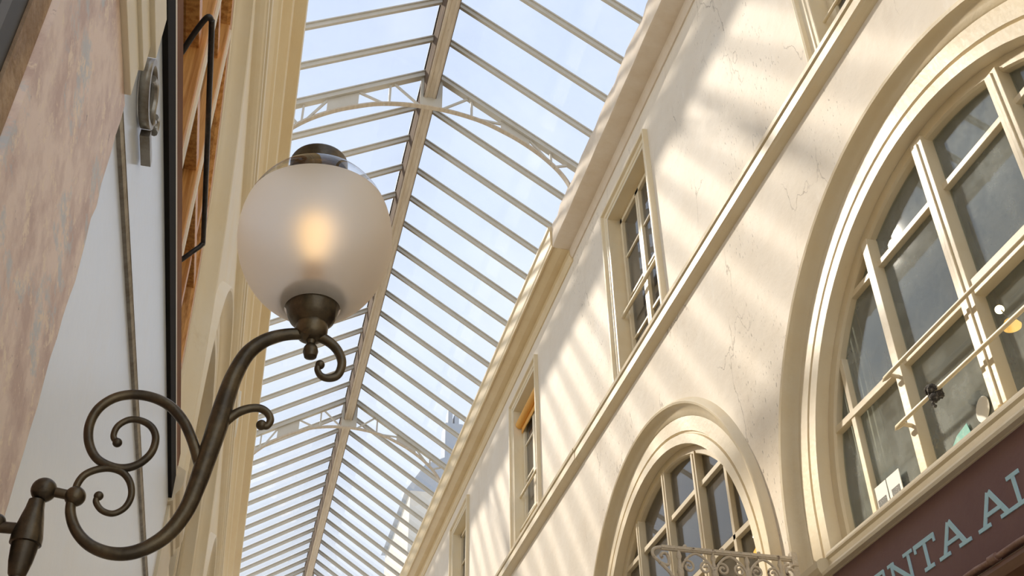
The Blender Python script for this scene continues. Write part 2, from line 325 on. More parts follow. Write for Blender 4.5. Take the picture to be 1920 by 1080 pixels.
# ------------------------------------------------------------ right wall
WC = [3.33, 7.21, 11.09, 14.96, 18.84, 22.7]     # upper window centres
WZ0, WZ1, WH = 5.0, 6.99, 0.52
AC_R = [YR0 + BAY * k for k in range(-1, 6)]
holes = [archloop(c, 1.78, 2.2)[::-1] for c in AC_R]
holes += [[(c - WH, WZ0), (c - WH, WZ1), (c + WH, WZ1), (c + WH, WZ0)] for c in WC]
bm = yz(plate([[(Y0, -1.6), (Y1, -1.6), (Y1, 8.15), (Y0, 8.15)]] + holes, 0.10), XR, 1)
tag(finish('wall_right', bm, 'plaster'), 'tall aged cream plaster wall with arches and upper windows', 'wall', kind='structure')
# rooms behind it
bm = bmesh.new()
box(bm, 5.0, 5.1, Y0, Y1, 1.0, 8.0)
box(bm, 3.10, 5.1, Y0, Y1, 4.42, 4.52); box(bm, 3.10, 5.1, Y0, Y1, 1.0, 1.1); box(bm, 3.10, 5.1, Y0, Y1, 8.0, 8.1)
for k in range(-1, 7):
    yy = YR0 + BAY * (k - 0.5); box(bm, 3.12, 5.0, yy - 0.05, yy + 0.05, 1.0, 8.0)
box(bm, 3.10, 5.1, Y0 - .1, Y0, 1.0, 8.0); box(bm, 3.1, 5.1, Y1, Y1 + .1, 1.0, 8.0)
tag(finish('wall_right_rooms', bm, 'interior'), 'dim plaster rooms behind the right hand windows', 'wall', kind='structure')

# archivolts
APROF = [(0, 1.865), (0.048, 1.84), (0.055, 1.828), (0.050, 1.812), (0.028, 1.806), (0.008, 1.790), (-0.006, 1.765), (-0.014, 1.735), (-0.022, 1.728), (-0.022, 1.62), (-0.040, 1.612), (-0.040, 1.604), (-0.022, 1.596),
         (-0.022, RO + 0.004), (-0.030, RO), (-0.17, RO)]
for i, c in enumerate(AC_R):
    bm = bmesh.new(); archsweep(bm, APROF, c, 2.26, -1, XR)
    tag(finish('trim_%d' % (i + 1), bm, 'cream', smooth=True), None, None, kind='structure')
# piers between arches: capital blocks
for i, c in enumerate(AC_R[:-1]):
    yy = c + BAY / 2; bm = bmesh.new()
    pr = [(XR, 2.13), (XR - 0.05, 2.145), (XR - 0.055, 2.17), (XR - 0.075, 2.19), (XR - 0.085, 2.215), (XR - 0.085, 2.25), (XR - 0.06, 2.268), (XR, 2.28)]
    prism_y(bm, pr, yy - 0.43, yy + 0.43)
    box(bm, XR - 0.04, XR, yy - 0.41, yy + 0.41, -1.6, 2.14)
    tag(finish('trim_%d' % (i + 11), bm, 'cream'), kind='structure')
# string course
def run(name, prof, m, y0=Y0, y1=Y1, label=None, cat='moulding'):
    bm = bmesh.new(); prism_y(bm, prof, y0, y1); o = finish(name, bm, m); return tag(o, label, cat if label else None, kind='structure')
SC = [(3.0, 4.915), (2.975, 4.925), (2.95, 4.94), (2.94, 4.955), (2.93, 4.96), (2.93, 5.03), (2.936, 5.034), (2.936, 5.040), (2.918, 5.045), (2.912, 5.07), (2.925, 5.085), (3.0, 5.10)]
run('trim_21', SC, 'cream', Y0, 9.0, 'cream string course along the near wall')
run('trim_22', [(x - (0.006 if 2.9 < x < 2.99 else 0), z) for x, z in SC], 'cream', 9.0, Y1, 'cleaner string course along the far wall')
# cornice, near part: uneven plaster box; far part: ochre timber
bm = bmesh.new()
pr = [(3.0, 7.40), (2.985, 7.40), (2.965, 7.44), (2.96, 7.505), (2.78, 7.51), (2.765, 7.52), (2.755, 7.6), (2.76, 7.7), (2.765, 7.80), (2.79, 7.87), (3.0, 7.9)]
prism_y(bm, pr, Y0, 8.9, 60)
for v in bm.verts:
    if v.co.x < 2.9: v.co.x += 0.012 * math.sin(v.co.y * 9 + v.co.z * 7) * (1 if v.co.z > 7.53 else 0.2) + random.uniform(-.006, .006) * (1 if v.co.z > 7.53 else 0)
tag(finish('trim_23', bm, 'pinkplaster', smooth=True), 'uneven plaster box cornice under the near glass roof', 'cornice', kind='structure')
run('trim_24', [(3.0, 7.36), (2.985, 7.36), (2.975, 7.40), (2.955, 7.43), (2.955, 7.50), (2.88, 7.50), (2.83, 7.515), (2.79, 7.53), (2.782, 7.535), (2.775, 7.515), (2.758, 7.515), (2.755, 7.535), (2.745, 7.56), (2.74, 7.74), (2.72, 7.76), (2.72, 7.79), (3.0, 7.9)],
    'ochre', 8.9, Y1, 'ochre painted timber cornice along the far right wall', 'cornice')

# ------------------------------------------------------------ glazing of the arched openings
def arched_window(idx, cy, sx, x0, frame_m, glass_m, layout, zb=2.38, label=None, shift=0.0):
    """frame plane at x0 + sx*0.09 .. ; sx = +1 away from the passage"""
    root = empty('window_%d' % idx, (x0 + sx * 0.12, cy, zb)); tag(root, label, 'window' if label else None, kind='structure')
    x0 = x0 - sx * shift
    X = lambda d: x0 + sx * d
    fb = bmesh.new(); archsweep(fb, [(-0.15, RO), (-0.10, RO - 0.001), (-0.10, RO - 0.06), (-0.115, RO - 0.068), (-0.16, RO - 0.068)], cy, zb, -sx, x0)
    box(fb, min(X(.085), X(.17)), max(X(.085), X(.17)), cy - RO, cy + RO, zb - 0.10, zb)
    finish('frame', fb, frame_m, root)
    rin = RO - 0.06
    def top(dy): return ZC + math.sqrt(max(rin * rin - dy * dy, 0.0))
    for dy, w, d0, d1 in layout['m']:
        bm = bmesh.new(); a, b = sorted((X(d0), X(d1)))
        box(bm, a, b, cy + dy - w / 2, cy + dy + w / 2, zb, min(top(dy - w / 2), top(dy + w / 2)) + 0.02)
        if w > 0.06:
            a, b = sorted((X(d0 - 0.008), X(d0 + 0.001))); q = bm if 'bead' not in layout else bmesh.new(); e_ = 0.012 if q is bm else 0.020
            box(q, a, b, cy + dy - e_, cy + dy + e_, zb, top(dy) - 0.01)
            if q is not bm: finish('cover_bead', q, layout['bead'], root)
        finish('mullion', bm, frame_m, root, bevel=0.003)
    for z, w, y0, y1, d0 in layout['b']:
        bm = bmesh.new(); a, b = sorted((X(d0), X(0.155)))
        lim = math.sqrt(max(rin * rin - max(z - ZC, 0) ** 2, 0)) + 0.01
        y0 = max(y0, -lim); y1 = min(y1, lim)
        box(bm, a, b, cy + y0, cy + y1, z - w / 2, z + w / 2); finish('glazing_bar', bm, frame_m, root, bevel=0.003)
    g = yz(plate([archloop(cy, rin + 0.005, zb - 0.01)], 0.004), X(0.15), sx)
    finish('pane', g, glass_m, root)
    rebase(root); return root
LAY_BIG = dict(m=[(0.042, 0.095, 0.08, 0.165), (0.671, 0.06, 0.085, 0.16), (-0.566, 0.085, 0.08, 0.165), (1.188, 0.04, 0.115, 0.16), (-1.09, 0.04, 0.115, 0.16)],
    b=[(3.625, 0.035, -1.5, 1.5, 0.115), (2.99, 0.04, 0.05, 1.5, 0.11), (2.99, 0.085, -1.5, 0.03, 0.09)])
LAY_SM = dict(m=[(0.005, 0.07, 0.095, 0.165), (-0.61, 0.075, 0.09, 0.165), (-1.06, 0.04, 0.115, 0.16), (0.635, 0.065, 0.09, 0.16), (1.14, 0.04, 0.115, 0.16)],
    b=[(3.56, 0.04, -1.5, 1.5, 0.115), (2.97, 0.04, -1.5, 1.5, 0.115)])
arched_window(1, YR0, 1, XR, 'cream', 'dustglass', LAY_BIG, label='large arched window with dusty panes above the maroon sign')
arched_window(2, YR0 + BAY, 1, XR, 'cream', 'darkglass', LAY_SM, zb=2.25, label='arched window behind the wrought iron bracket')
arched_window(3, YR0 + 2 * BAY, 1, XR, 'cream', 'darkglass', LAY_SM, zb=2.25, label='third arched window on the right wall')
arched_window(4, YR0 - BAY, 1, XR, 'cream', 'dustglass', LAY_BIG, label='arched window beside the camera')
# sill of the big window, above the sign
run('trim_25', [(3.17, 2.385), (3.10, 2.385), (3.085, 2.375), (2.985, 2.305), (2.975, 2.285), (2.975, 2.275), (2.985, 2.262), (2.985, 2.235), (2.965, 2.205), (2.945, 2.192), (2.935, 2.188), (2.935, 2.170), (3.0, 2.165), (3.17, 2.165)],
    'cream', YR0 - RO - 0.25, YR0 + 1.51, 'sloping cream sill over the maroon sign', 'sill')

# ------------------------------------------------------------ upper windows, right wall
def upper_window(idx, c, woodm, near):
    root = empty('window_%d' % idx, (XR + 0.1, c, WZ0)); tag(root, kind='structure')
    # architrave
    prof = [(0.0, 0.125), (0.045, 0.122), (0.05, 0.11), (0.045, 0.095), (0.02, 0.088), (0.016, 0.05), (0.022, 0.045), (0.022, 0.035), (0.014, 0.03), (0.012, 0.0)]
    bm = bmesh.new()
    def corner(w):
        return [(c - WH - w, 5.02), (c - WH - w, WZ1 + w), (c + WH + w, WZ1 + w), (c + WH + w, 5.02)]
    L = [[bm.verts.new((XR - n, y, z)) for (y, z) in corner(w)] for n, w in prof]
    for a, b in zip(L, L[1:]):
        for i in range(3): bm.faces.new((a[i], a[i + 1], b[i + 1], b[i]))
    finish('architrave', bm, 'cream', root)
    # reveal
    R = 0.16
    BX('reveal', 'cream' if near else 'leftwall', root, (XR - .01, XR + R, c - WH - .02, c - WH + .004, WZ0, WZ1), (XR - .01, XR + R, c + WH - .004, c + WH + .02, WZ0, WZ1), (XR - .01, XR + R, c - WH - .019, c + WH + .019, WZ1 - .004, WZ1 + .02), (XR - .009, XR + R, c - WH - .018, c + WH + .018, WZ0 - .02, WZ0 + .001))
    a, b = XR + 0.12, XR + 0.16
    fw = 0.045
    BX('frame', woodm, root, (a, b, c - WH, c - WH + fw, WZ0, WZ1), (a, b, c + WH - fw, c + WH, WZ0, WZ1), (a, b, c - WH, c + WH, WZ1 - fw, WZ1), (a, b, c - WH, c + WH, WZ0, WZ0 + fw))
    for s in (-1, 1):
        y0, y1 = (c - WH + fw, c - 0.004) if s < 0 else (c + 0.004, c + WH - fw)
        z0, z1 = WZ0 + fw, WZ1 - fw; q = 0.04; a2, b2 = XR + 0.105, XR + 0.15
        bars = [(a2, b2, y0, y0 + q, z0, z1), (a2, b2, y1 - q, y1, z0, z1), (a2, b2, y0, y1, z1 - q, z1), (a2, b2, y0, y1, z0, z0 + q)]
        for k in (1, 2, 3): zz = z0 + (z1 - z0) * k / 4; bars.append((XR + .12, XR + .145, y0, y1, zz - 0.011, zz + 0.011))
        BX('sash', woodm, root, *bars)
    BX('pane', 'darkglass', root, XR + 0.135, XR + 0.138, c - WH + fw, c + WH - fw, WZ0 + fw, WZ1 - fw)
    rebase(root); return root
for k, c in enumerate(WC): upper_window(11 + k, c, 'cream' if k in (0, 1, 3) else 'leftwall', k < 2)

# guard bars
def guard(pts, r, label, mt='cream', grp=None):
    bm = bmesh.new(); tube(bm, pts, r, 10)
    o = finish('guard_bar', bm, mt, None, smooth=True); tag(o, label, 'bar', grp); return o
def gbar(y0, y1, z, x, xb, r, label, mt='cream'):
    return guard(spline([(xb, y0, z - 0.012), (x + .012, y0 + .004, z - .006), (x, y0 + 0.03 * (1 if y1 > y0 else -1), z), (x, (y0 + y1) / 2, z), (x, y1 - 0.03 * (1 if y1 > y0 else -1), z), (x + .012, y1, z - .006), (xb, y1, z - 0.012)], 5), r, label, mt)
gbar(4.07, 1.75, 2.93, 3.035, 3.09, 0.011, 'upper round bar across the large arched window')
gbar(4.07, 1.75, 2.645, 3.035, 3.09, 0.011, 'lower round bar across the large arched window with cloth knotted on it')
for k, zz in ((1, (5.80,)), (2, (5.79, 5.36)), (3, (5.8,))):
    for q, z in enumerate(zz):
        c = WC[k]
        lab = {(1, 0): 'cream bar across the nearest upper window', (2, 0): 'upper bar across the window with the orange blind', (2, 1): 'lower bar across the window with the orange blind', (3, 0): 'bar across the farthest upper window'}[(k, q)]
        bm = bmesh.new(); tube(bm, [(XR + 0.06, c - WH, z), (XR + 0.06, c + WH, z)], 0.019 if k == 1 else 0.015, 10)
        tag(finish('guard_bar', bm, 'cream', smooth=True), lab, 'bar')
c = WC[0]; bm = bmesh.new(); tube(bm, [(XR + 0.06, c - WH, 5.42), (XR + 0.06, c + WH, 5.42)], 0.012, 10)
tag(finish('guard_bar', bm, 'cream', smooth=True), 'bar across the upper window at the top edge of the picture', 'bar')
# orange blind
c = WC[2]; rb = empty('roller_blind', (XR + 0.08, c, 6.8))
bm = bmesh.new(); tube(bm, [(XR + .06, c - WH + .02, 6.78), (XR + .06, c + WH - .02, 6.78)], 0.05, 16); finish('roll', bm, 'blind', rb, smooth=True)
BX('hem', 'blind', rb, XR + .085, XR + .095, c - WH + .03, c + WH - .03, 6.66, 6.78)
rebase(rb); tag(rb, 'orange roller blind rolled up at the top of an upper window niche', 'blind')

# ------------------------------------------------------------ maroon shop sign
sg = empty('shop_sign', (2.98, 3.3, 1.72))
BX('board', 'sign', sg, 2.975, 3.0, YR0 - 1.8, 4.87, 1.74, 2.168)
BX('edge_strip', 'cream', sg, 2.965, 3.0, YR0 - 1.8, 4.885, 2.164, 2.172)
def letter(ch, yL, w, z0=1.872, h=0.142):
    """slab letter; reading direction is -y. local u 0..1 along reading, v 0..1 up"""
    bm = bmesh.new(); T = 0.155
    cnt = [0]
    def stroke(u0, v0, u1, v1, t):
        a = Vector((yL - u0 * w, z0 + v0 * h)); b = Vector((yL - u1 * w, z0 + v1 * h)); d = (b - a).normalized(); nn = Vector((-d.y, d.x)) * t * h / 2
        vs = [a + nn, b + nn, b - nn, a - nn]
        cnt[0] += 1; lo = [bm.verts.new((2.975, p.x, p.y)) for p in vs]; hi = [bm.verts.new((2.9715 - 0.0002 * cnt[0], p.x, p.y)) for p in vs]
        bm.faces.new(hi); bm.faces.new(lo[::-1])
        for i in range(4): bm.faces.new((lo[i], lo[(i + 1) % 4], hi[(i + 1) % 4], hi[i]))
    if ch == 'A':
        stroke(0.16, 0.06, 0.47, 0.97, T); stroke(0.84, 0.06, 0.50, 0.97, T * 1.15); stroke(0.28, 0.36, 0.74, 0.36, T * 0.8)
        stroke(-0.02, 0.06, 0.34, 0.06, T * .75); stroke(0.64, 0.06, 1.02, 0.06, T * .75)
    if ch == 'T':
        stroke(0.5, 0.06, 0.5, 0.95, T); stroke(0.02, 0.93, 0.98, 0.93, T); stroke(0.04, 0.72, 0.04, 1.0, T * .7); stroke(0.96, 0.72, 0.96, 1.0, T * .7); stroke(0.28, 0.06, 0.74, 0.06, T * .8)
    if ch == 'N':
        stroke(0.16, 0.05, 0.16, 0.95, T * .9); stroke(0.84, 0.02, 0.84, 0.95, T * .9); stroke(0.14, 0.95, 0.84, 0.06, T)
        stroke(0, 0.94, 0.26, 0.94, T * .75); stroke(0.66, 0.94, 1.02, 0.94, T * .75); stroke(0, 0.06, 0.34, 0.06, T * .75)
    if ch == 'E':
        stroke(0.2, 0.05, 0.2, 0.95, T); stroke(0, 0.94, 0.95, 0.94, T * .8); stroke(0, 0.06, 1, 0.06, T * .8); stroke(0.2, 0.5, 0.7, 0.5, T * .7); stroke(0.93, 0.7, 0.93, 0.98, T * .7); stroke(0.97, 0.04, 0.97, 0.3, T * .7); stroke(0.68, .38, .68, .62, T * .6)
    if ch == 'L':
        stroke(0.24, 0.05, 0.24, 0.95, T); stroke(0, 0.94, 0.5, 0.94, T * .8); stroke(0, 0.06, 1, 0.06, T * .8); stroke(0.97, 0.03, 0.97, 0.34, T * .75)
    return finish('letter', bm, 'letter', sg)
letter('E', 4.585, 0.18); letter('N', 4.375, 0.215); letter('T', 4.14, 0.17); letter('A', 3.965, 0.235); letter('A', 3.665, 0.24); letter('L', 3.42, 0.17)
rebase(sg); tag(sg, 'maroon shop sign board with pale blue slab letters', 'sign')
# conduit and the dark shopfront head beneath
bm = bmesh.new(); pts = [(2.93, 4.6 - 0.1 * i, 1.722 + 0.003 * math.sin(i * 2.3)) for i in range(31)]; tube(bm, pts, 0.012, 10)
for yy in (3.60, 2.6): tube(bm, [(2.93, yy, 1.722), (2.93, yy - 0.05, 1.722)], 0.019, 12)
tag(finish('conduit', bm, 'pipe', smooth=True), 'brown cable conduit running under the maroon sign', 'conduit')
bm = bmesh.new(); prism_y(bm, [(3.0, 0.4), (2.94, 0.4), (2.94, 1.6), (2.90, 1.62), (2.90, 1.66), (2.93, 1.695), (3.0, 1.70)], YR0 - 1.8, 4.87)
tag(finish('shopfront_head', bm, 'brownpaint'), 'dark brown timber shopfront below the conduit and sign', 'shopfront')

# ------------------------------------------------------------ things at the big window
def flat(name, pts, x, th, m, label, cat, parent=None):
    bm = yz(plate([pts], th), x, 1); o = finish(name, bm, m, parent)
    if label: tag(o, label, cat)
    return o
flat('sticker', [(3.622 + 0.05 * math.cos(a * .3491) * 1.0 - 0.012 * math.sin(a * .3491), 2.478 + 0.058 * math.sin(a * .3491)) for a in range(18)], 3.142, 0.003, 'white', 'pale oval sticker on the lower pane of the large arched window', 'sticker')
flat('paper', [(3.90, 2.39), (3.885, 2.425), (3.84, 2.455), (3.75, 2.475), (3.735, 2.40), (3.78, 2.385)], 3.140, 0.003, 'teal', 'torn teal paper on the pane below the knotted cloth', 'paper')
for (ya, yb, lab) in ((4.57, 4.445, 'left white card with dark print on the window ledge'), (4.435, 4.315, 'right white card with dark print on the window ledge')):
    r = empty('card', (3.17, (ya + yb) / 2, 2.38))
    flat('card_sheet', [(ya, 2.375), (yb, 2.375), (yb, 2.525), (ya, 2.525)], 3.125, 0.004, 'white', None, None, r); sh = bpy.data.objects[-1] if False else r.children[0]
    flat('printed_panel', [(ya - .025, 2.405), (yb + .02, 2.405), (yb + .02, 2.45), (ya - .025, 2.45)], 3.1235, 0.002, 'print', None, None, sh)
    rebase(r); tag(r, lab, 'card')
bm = bmesh.new()
for i in range(7):
    a = i * 0.9; ball(bm, (3.035 + .016 * math.cos(a * 2), 3.775 + 0.024 * math.cos(a), 2.632 + 0.026 * math.sin(a)), 0.017 + 0.004 * (i % 3), seg=10)
tube(bm, spline([(3.03, 3.80, 2.65), (3.01, 3.785, 2.62), (3.015, 3.76, 2.60), (3.01, 3.775, 2.575), (3.015, 3.768, 2.56)], 4), 0.007, 8)
tube(bm, spline([(3.05, 3.81, 2.63), (3.01, 3.80, 2.66), (3.01, 3.76, 2.665), (3.03, 3.74, 2.64)], 4), 0.009, 8)
for v in bm.verts: v.co += Vector([random.uniform(-.003, .003) for _ in range(3)])
tag(finish('knotted_cloth', bm, 'cloth', smooth=True), 'dark cloth knotted around the lower bar of the large window', 'cloth')
# lamps in the rooms
MT['bulbwarm'] = emit('warm bulb', (1.0, 0.75, 0.40), 40.0)
MT['shadeglow'] = emit('glowing amber shade', (1.0, 0.50, 0.10), 2.2)
for (c3, lab) in (((4.15, 4.39, 3.735), 'lit amber room lamp behind the large dusty arched window'), ((4.15, 7.88, 3.79), 'lit amber room lamp behind the window by the iron bracket')):
    r = empty('room_lamp', c3); bm = bmesh.new(); ball(bm, c3, 0.026); finish('bulb', bm, 'bulbwarm', r, smooth=True)
    bm = bmesh.new(); lathe(bm, [(0.03, -0.02), (0.055, -0.06), (0.05, -0.075), (0.0, -0.085)], (c3[0] - .02, c3[1] - .07, c3[2] - 0.11)); finish('lamp_shade', bm, 'shadeglow', r, smooth=True)
    bm = bmesh.new(); tube(bm, [(c3[0], c3[1], c3[2] + 0.02), (c3[0], c3[1], 4.42)], 0.008, 8); tube(bm, [(c3[0], c3[1], c3[2] + 0.02), (c3[0] - .02, c3[1] - .07, c3[2] - .13)], 0.006, 8); finish('rod', bm, 'bronze', r)
    rebase(r); tag(r, lab, 'lamp')
# curtains in the big window room
for (y0, y1, lab) in ((4.60, 4.92, 'pale curtain hanging at the far side of the large arched window'), (5.25, 5.33, None)):
    if lab is None: continue
    bm = bmesh.new(); n = 40; pts = [(3.30 + 0.02 * math.sin(i * 1.1), y0 + (y1 - y0) * i / n) for i in range(n + 1)]
    lo = [bm.verts.new((x, y, 1.1)) for x, y in pts]; hi = [bm.verts.new((x, y, 4.40)) for x, y in pts]
    for i in range(n): bm.faces.new((lo[i], lo[i + 1], hi[i + 1], hi[i]))
    o = finish('curtain', bm, 'curtain', smooth=True); tag(o, lab, 'curtain')
    s = o.modifiers.new('solid', 'SOLIDIFY'); s.thickness = 0.004

# ------------------------------------------------------------ wrought iron bracket on the pier
ir = empty('iron_sign_bracket', (2.92, 5.2, 2.3)); YB = 5.2
def B(x, z, y=YB): return (x, y, z)
bm = bmesh.new(); bar(bm, B(2.16, 2.385), B(2.95, 2.385), 0.028, 0.016); bar(bm, B(2.16, 2.375), B(2.95, 2.375), 0.018, 0.012)
for xx in (2.30, 2.52, 2.74): ball(bm, B(xx, 2.40), 0.011, seg=8)
finish('top_rail', bm, 'rustcream', ir)
bm = bmesh.new(); bar(bm, B(2.22, 2.19), B(2.95, 2.19), 0.02, 0.012); finish('lower_rail', bm, 'rustcream', ir)
bm = bmesh.new(); bar(bm, B(2.955, 2.42), B(2.955, 1.9), 0.03, 0.02, Vector((0, 1, 0))); box(bm, 2.93, 2.965, YB - .018, YB + .018, 2.34, 2.42); finish('wall_plate', bm, 'rustcream', ir)
def scroll(cx, cz, r, turns, a0, sgn, th=0.009):
    pts = []
    n = int(16 * turns)
    for i in range(n + 1):
        t = i / n; a = a0 + sgn * 2 * math.pi * turns * t; rr = r * (1 - 0.78 * t); pts.append(B(cx + rr * math.cos(a), cz + rr * math.sin(a)))
    return pts
bm = bmesh.new(); tube(bm, spline([B(2.20, 2.385), B(2.15, 2.383), B(2.115, 2.368), B(2.108, 2.34), B(2.125, 2.315), B(2.16, 2.29), B(2.19, 2.285), B(2.20, 2.31), B(2.19, 2.345), B(2.17, 2.35), B(2.155, 2.335), B(2.165, 2.32)], 4), 0.009, 8)
tube(bm, spline([B(2.14, 2.30), B(2.20, 2.24), B(2.23, 2.18)], 4), 0.010, 8); finish('end_scroll', bm, 'rustcream', ir, smooth=True)
for cx in (2.36, 2.56, 2.76):
    bm = bmesh.new()
    tube(bm, spline([B(cx - 0.10, 2.20), B(cx - 0.085, 2.29), B(cx - 0.04, 2.345), B(cx + 0.0, 2.365)], 4), 0.0075, 8)
    tube(bm, spline([B(cx + 0.10, 2.20), B(cx + 0.085, 2.29), B(cx + 0.04, 2.345), B(cx + 0.0, 2.365)], 4), 0.0075, 8)
    tube(bm, scroll(cx - 0.05, 2.285, 0.036, 1.3, 2.2, -1), 0.007, 8); tube(bm, scroll(cx + 0.05, 2.285, 0.036, 1.3, 0.9, 1), 0.007, 8)
    finish('scroll', bm, 'rustcream', ir, smooth=True)
for cx in (2.26, 2.46, 2.66, 2.86):
    bm = bmesh.new(); lathe(bm, [(0.004, 0), (0.014, .02), (0.02, .06), (0.012, .10), (0.009, .13), (0.016, .15), (0.007, .185)], B(cx, 2.19), seg=12, cap=True); finish('baluster', bm, 'rustcream', ir, smooth=True)
for cx in (2.91,):
    bm = bmesh.new(); tube(bm, scroll(cx, 2.30, 0.05, 1.5, 1.5, 1), 0.009, 8); finish('scroll', bm, 'rustcream', ir, smooth=True)
rebase(ir); tag(ir, 'chipped cream wrought iron scroll bracket jutting from the pier', 'bracket')

# ------------------------------------------------------------ glass roof
roof = empty('ceiling', (RX, 10, 9.0)); tag(roof, 'long glazed gable roof of grey iron rafters', 'glass roof', kind='structure')
RYS = [8.21 + 0.518 * k for k in range(-15, 34)]
XE_R, XE_L = 3.05, -0.95
for k, y in enumerate(RYS):
    if abs((k - 15) % 14) == 0: continue
    for s in (1, -1):
        xa = RX + s * 0.06; xb = XE_R if s > 0 else XE_L
        if (s < 0 and y > 22.8): pass
        bm = bmesh.new(); a = Vector((xa, y, roofz(xa, .055))); b = Vector((xb, y, roofz(xb, .055)))
        bar(bm, a, b, 0.034, 0.058); u = Vector((0, 0, 0.035))
        bar(bm, a + u * .9, b + u * .9, 0.062, 0.014)
        finish('rafter', bm, 'metal', roof)
bm = bmesh.new(); prism_y(bm, [(1.148, 8.79), (1.165, 8.78), (1.185, 8.785), (1.19, 8.795), (1.24, 8.795), (1.245, 8.785), (1.265, 8.78), (1.282, 8.79), (1.282, 9.20), (1.148, 9.20)], Y0, 25.5)
finish('ridge_beam', bm, 'ridge', roof)
BX('ridge_shaded_side', 'darkbrown', roof, (1.144, 1.1478, Y0, 25.5, 8.786, 9.195), (1.2822, 1.286, Y0, 25.5, 8.786, 9.195))  # brown sides, darkened in colour so the sunlit beam reads as shaded
BX('ridge_cap', 'dark', roof, 1.13, 1.30, Y0, 25.5, 9.20, 9.215)
for s, xe in ((1, XE_R), (-1, XE_L)):
    bm = bmesh.new(); x0 = RX + s * 0.05
    q = [(x0, roofz(x0, .10)), (xe, roofz(xe, .10)), (xe, roofz(xe, .104)), (x0, roofz(x0, .104))]
    prism_y(bm, q, Y0, 25.5); finish('roof_pane', bm, 'roofglass', roof)
    bm = bmesh.new(); x1 = 2.93 if s > 0 else -0.8; prism_y(bm, [(x1 - .05, roofz(x1, .0)), (x1 + .05, roofz(x1, .0) - (.07 if s > 0 else -.07)), (x1 + .05, roofz(x1, -.13)), (x1 - .05, roofz(x1, -.13))], Y0, 25.5); finish('eave_beam', bm, 'ridge', roof)
rebase(roof)
# trusses
def truss(y, label):
    t = empty('roof_truss', (RX, y, 8.65)); th = 0.012
    bm = bmesh.new()
    for s in (1, -1):
        xb = RX + s * 1.75
        a = Vector((RX + s * .05, y, roofz(RX + s * .05, .045))); b = Vector((xb, y, roofz(xb, .045)))
        bar(bm, a, b, 0.045, 0.07); bar(bm, a + Vector((0, 0, -.035)), b + Vector((0, 0, -.035)), 0.075, 0.012); bar(bm, a + Vector((0, 0, .045)), b + Vector((0, 0, .045)), 0.07, 0.014)
    finish('top_chord', bm, 'metal', t)
    arc = [(0, 8.640), (0.13, 8.637), (0.30, 8.62), (0.476, 8.587), (0.62, 8.545), (0.78, 8.475), (0.95, 8.39), (1.10, 8.295), (1.25, 8.18), (1.387, 8.045), (1.48, 7.92), (1.54, 7.80), (1.60, 7.65)]
    full = [(-a, z) for a, z in arc[:0:-1]] + arc
    P = spline([(RX + a, y, z) for a, z in full], 3)
    bm = bmesh.new()
    for (w, h, off) in ((0.055, 0.010, 0.0), (0.014, 0.030, 0.016)):
        rings = []
        for i, p in enumerate(P):
            tt = (P[min(i + 1, len(P) - 1)] - P[max(i - 1, 0)]).normalized(); n = Vector((-tt.z, 0, tt.x))
            c0 = p + n * off; rings.append([bm.verts.new(c0 + Vector((0, sy * w / 2, 0)) + n * sz * h / 2) for sy, sz in ((-1, -1), (1, -1), (1, 1), (-1, 1))])
        for a, b in zip(rings, rings[1:]):
            for k in range(4): bm.faces.new((a[k], a[(k + 1) % 4], b[(k + 1) % 4], b[k]))
        bm.faces.new(rings[0]); bm.faces.new(rings[-1][::-1])
    finish('arched_tie', bm, 'ridge', t)
    def az(dx):
        dx = abs(dx)
        for (a, z), (b, w) in zip(arc, arc[1:]):
            if a <= dx <= b: return z + (w - z) * (dx - a) / (b - a)
        return arc[-1][1]
    cz = lambda dx: roofz(RX + dx)
    bm = xz(plate([[(RX - .122, az(.12)), (RX + .122, az(.12)), (RX + .122, cz(.12)), (RX, cz(0)), (RX - .122, cz(-.12))]], th), y - th / 2); finish('gusset', bm, 'metal', t)
    for s in (1, -1):
        cz = lambda dx, s=s: roofz(RX + s * dx)
        L = [(RX + s * .785, az(.785)), (RX + s * .95, az(.95)), (RX + s * 1.108, az(1.108)), (RX + s * 1.108, cz(1.108)), (RX + s * .785, cz(.785))]
        bm = xz(plate([L], th), y - th / 2); finish('gusset', bm, 'metal', t)
        for (a, za, b, zb) in ((.13, az(.13) + .01, .41, cz(.41)), (.455, cz(.455), .455, az(.455)), (.48, az(.48), .785, az(.785) + .10) if s > 0 else (.50, az(.52), .785, cz(.785) - .0),
                               (1.108, cz(1.108) - .01, 1.30, az(1.28) + .0), (1.345, cz(1.345), 1.345, az(1.345)), (1.37, az(1.38), 1.52, cz(1.55))):
            bm = bmesh.new(); bar(bm, (RX + s * a, y, za), (RX + s * b, y, zb), 0.024, 0.022, Vector((0, 1, 0))); finish('strut', bm, 'metal', t)
    rebase(t); tag(t, label, 'roof truss'); return t
for y, lab in ((8.21, 'nearest arched lattice truss of the glass roof, right above the globe lamp'), (8.21 + 14 * .518, 'middle arched lattice truss of the glass roof'), (8.21 + 28 * .518, 'farthest arched truss, at the bottom edge of the roof view'), (8.21 - 14 * .518, 'arched truss overhead behind the top of the view')):
    truss(y, lab)

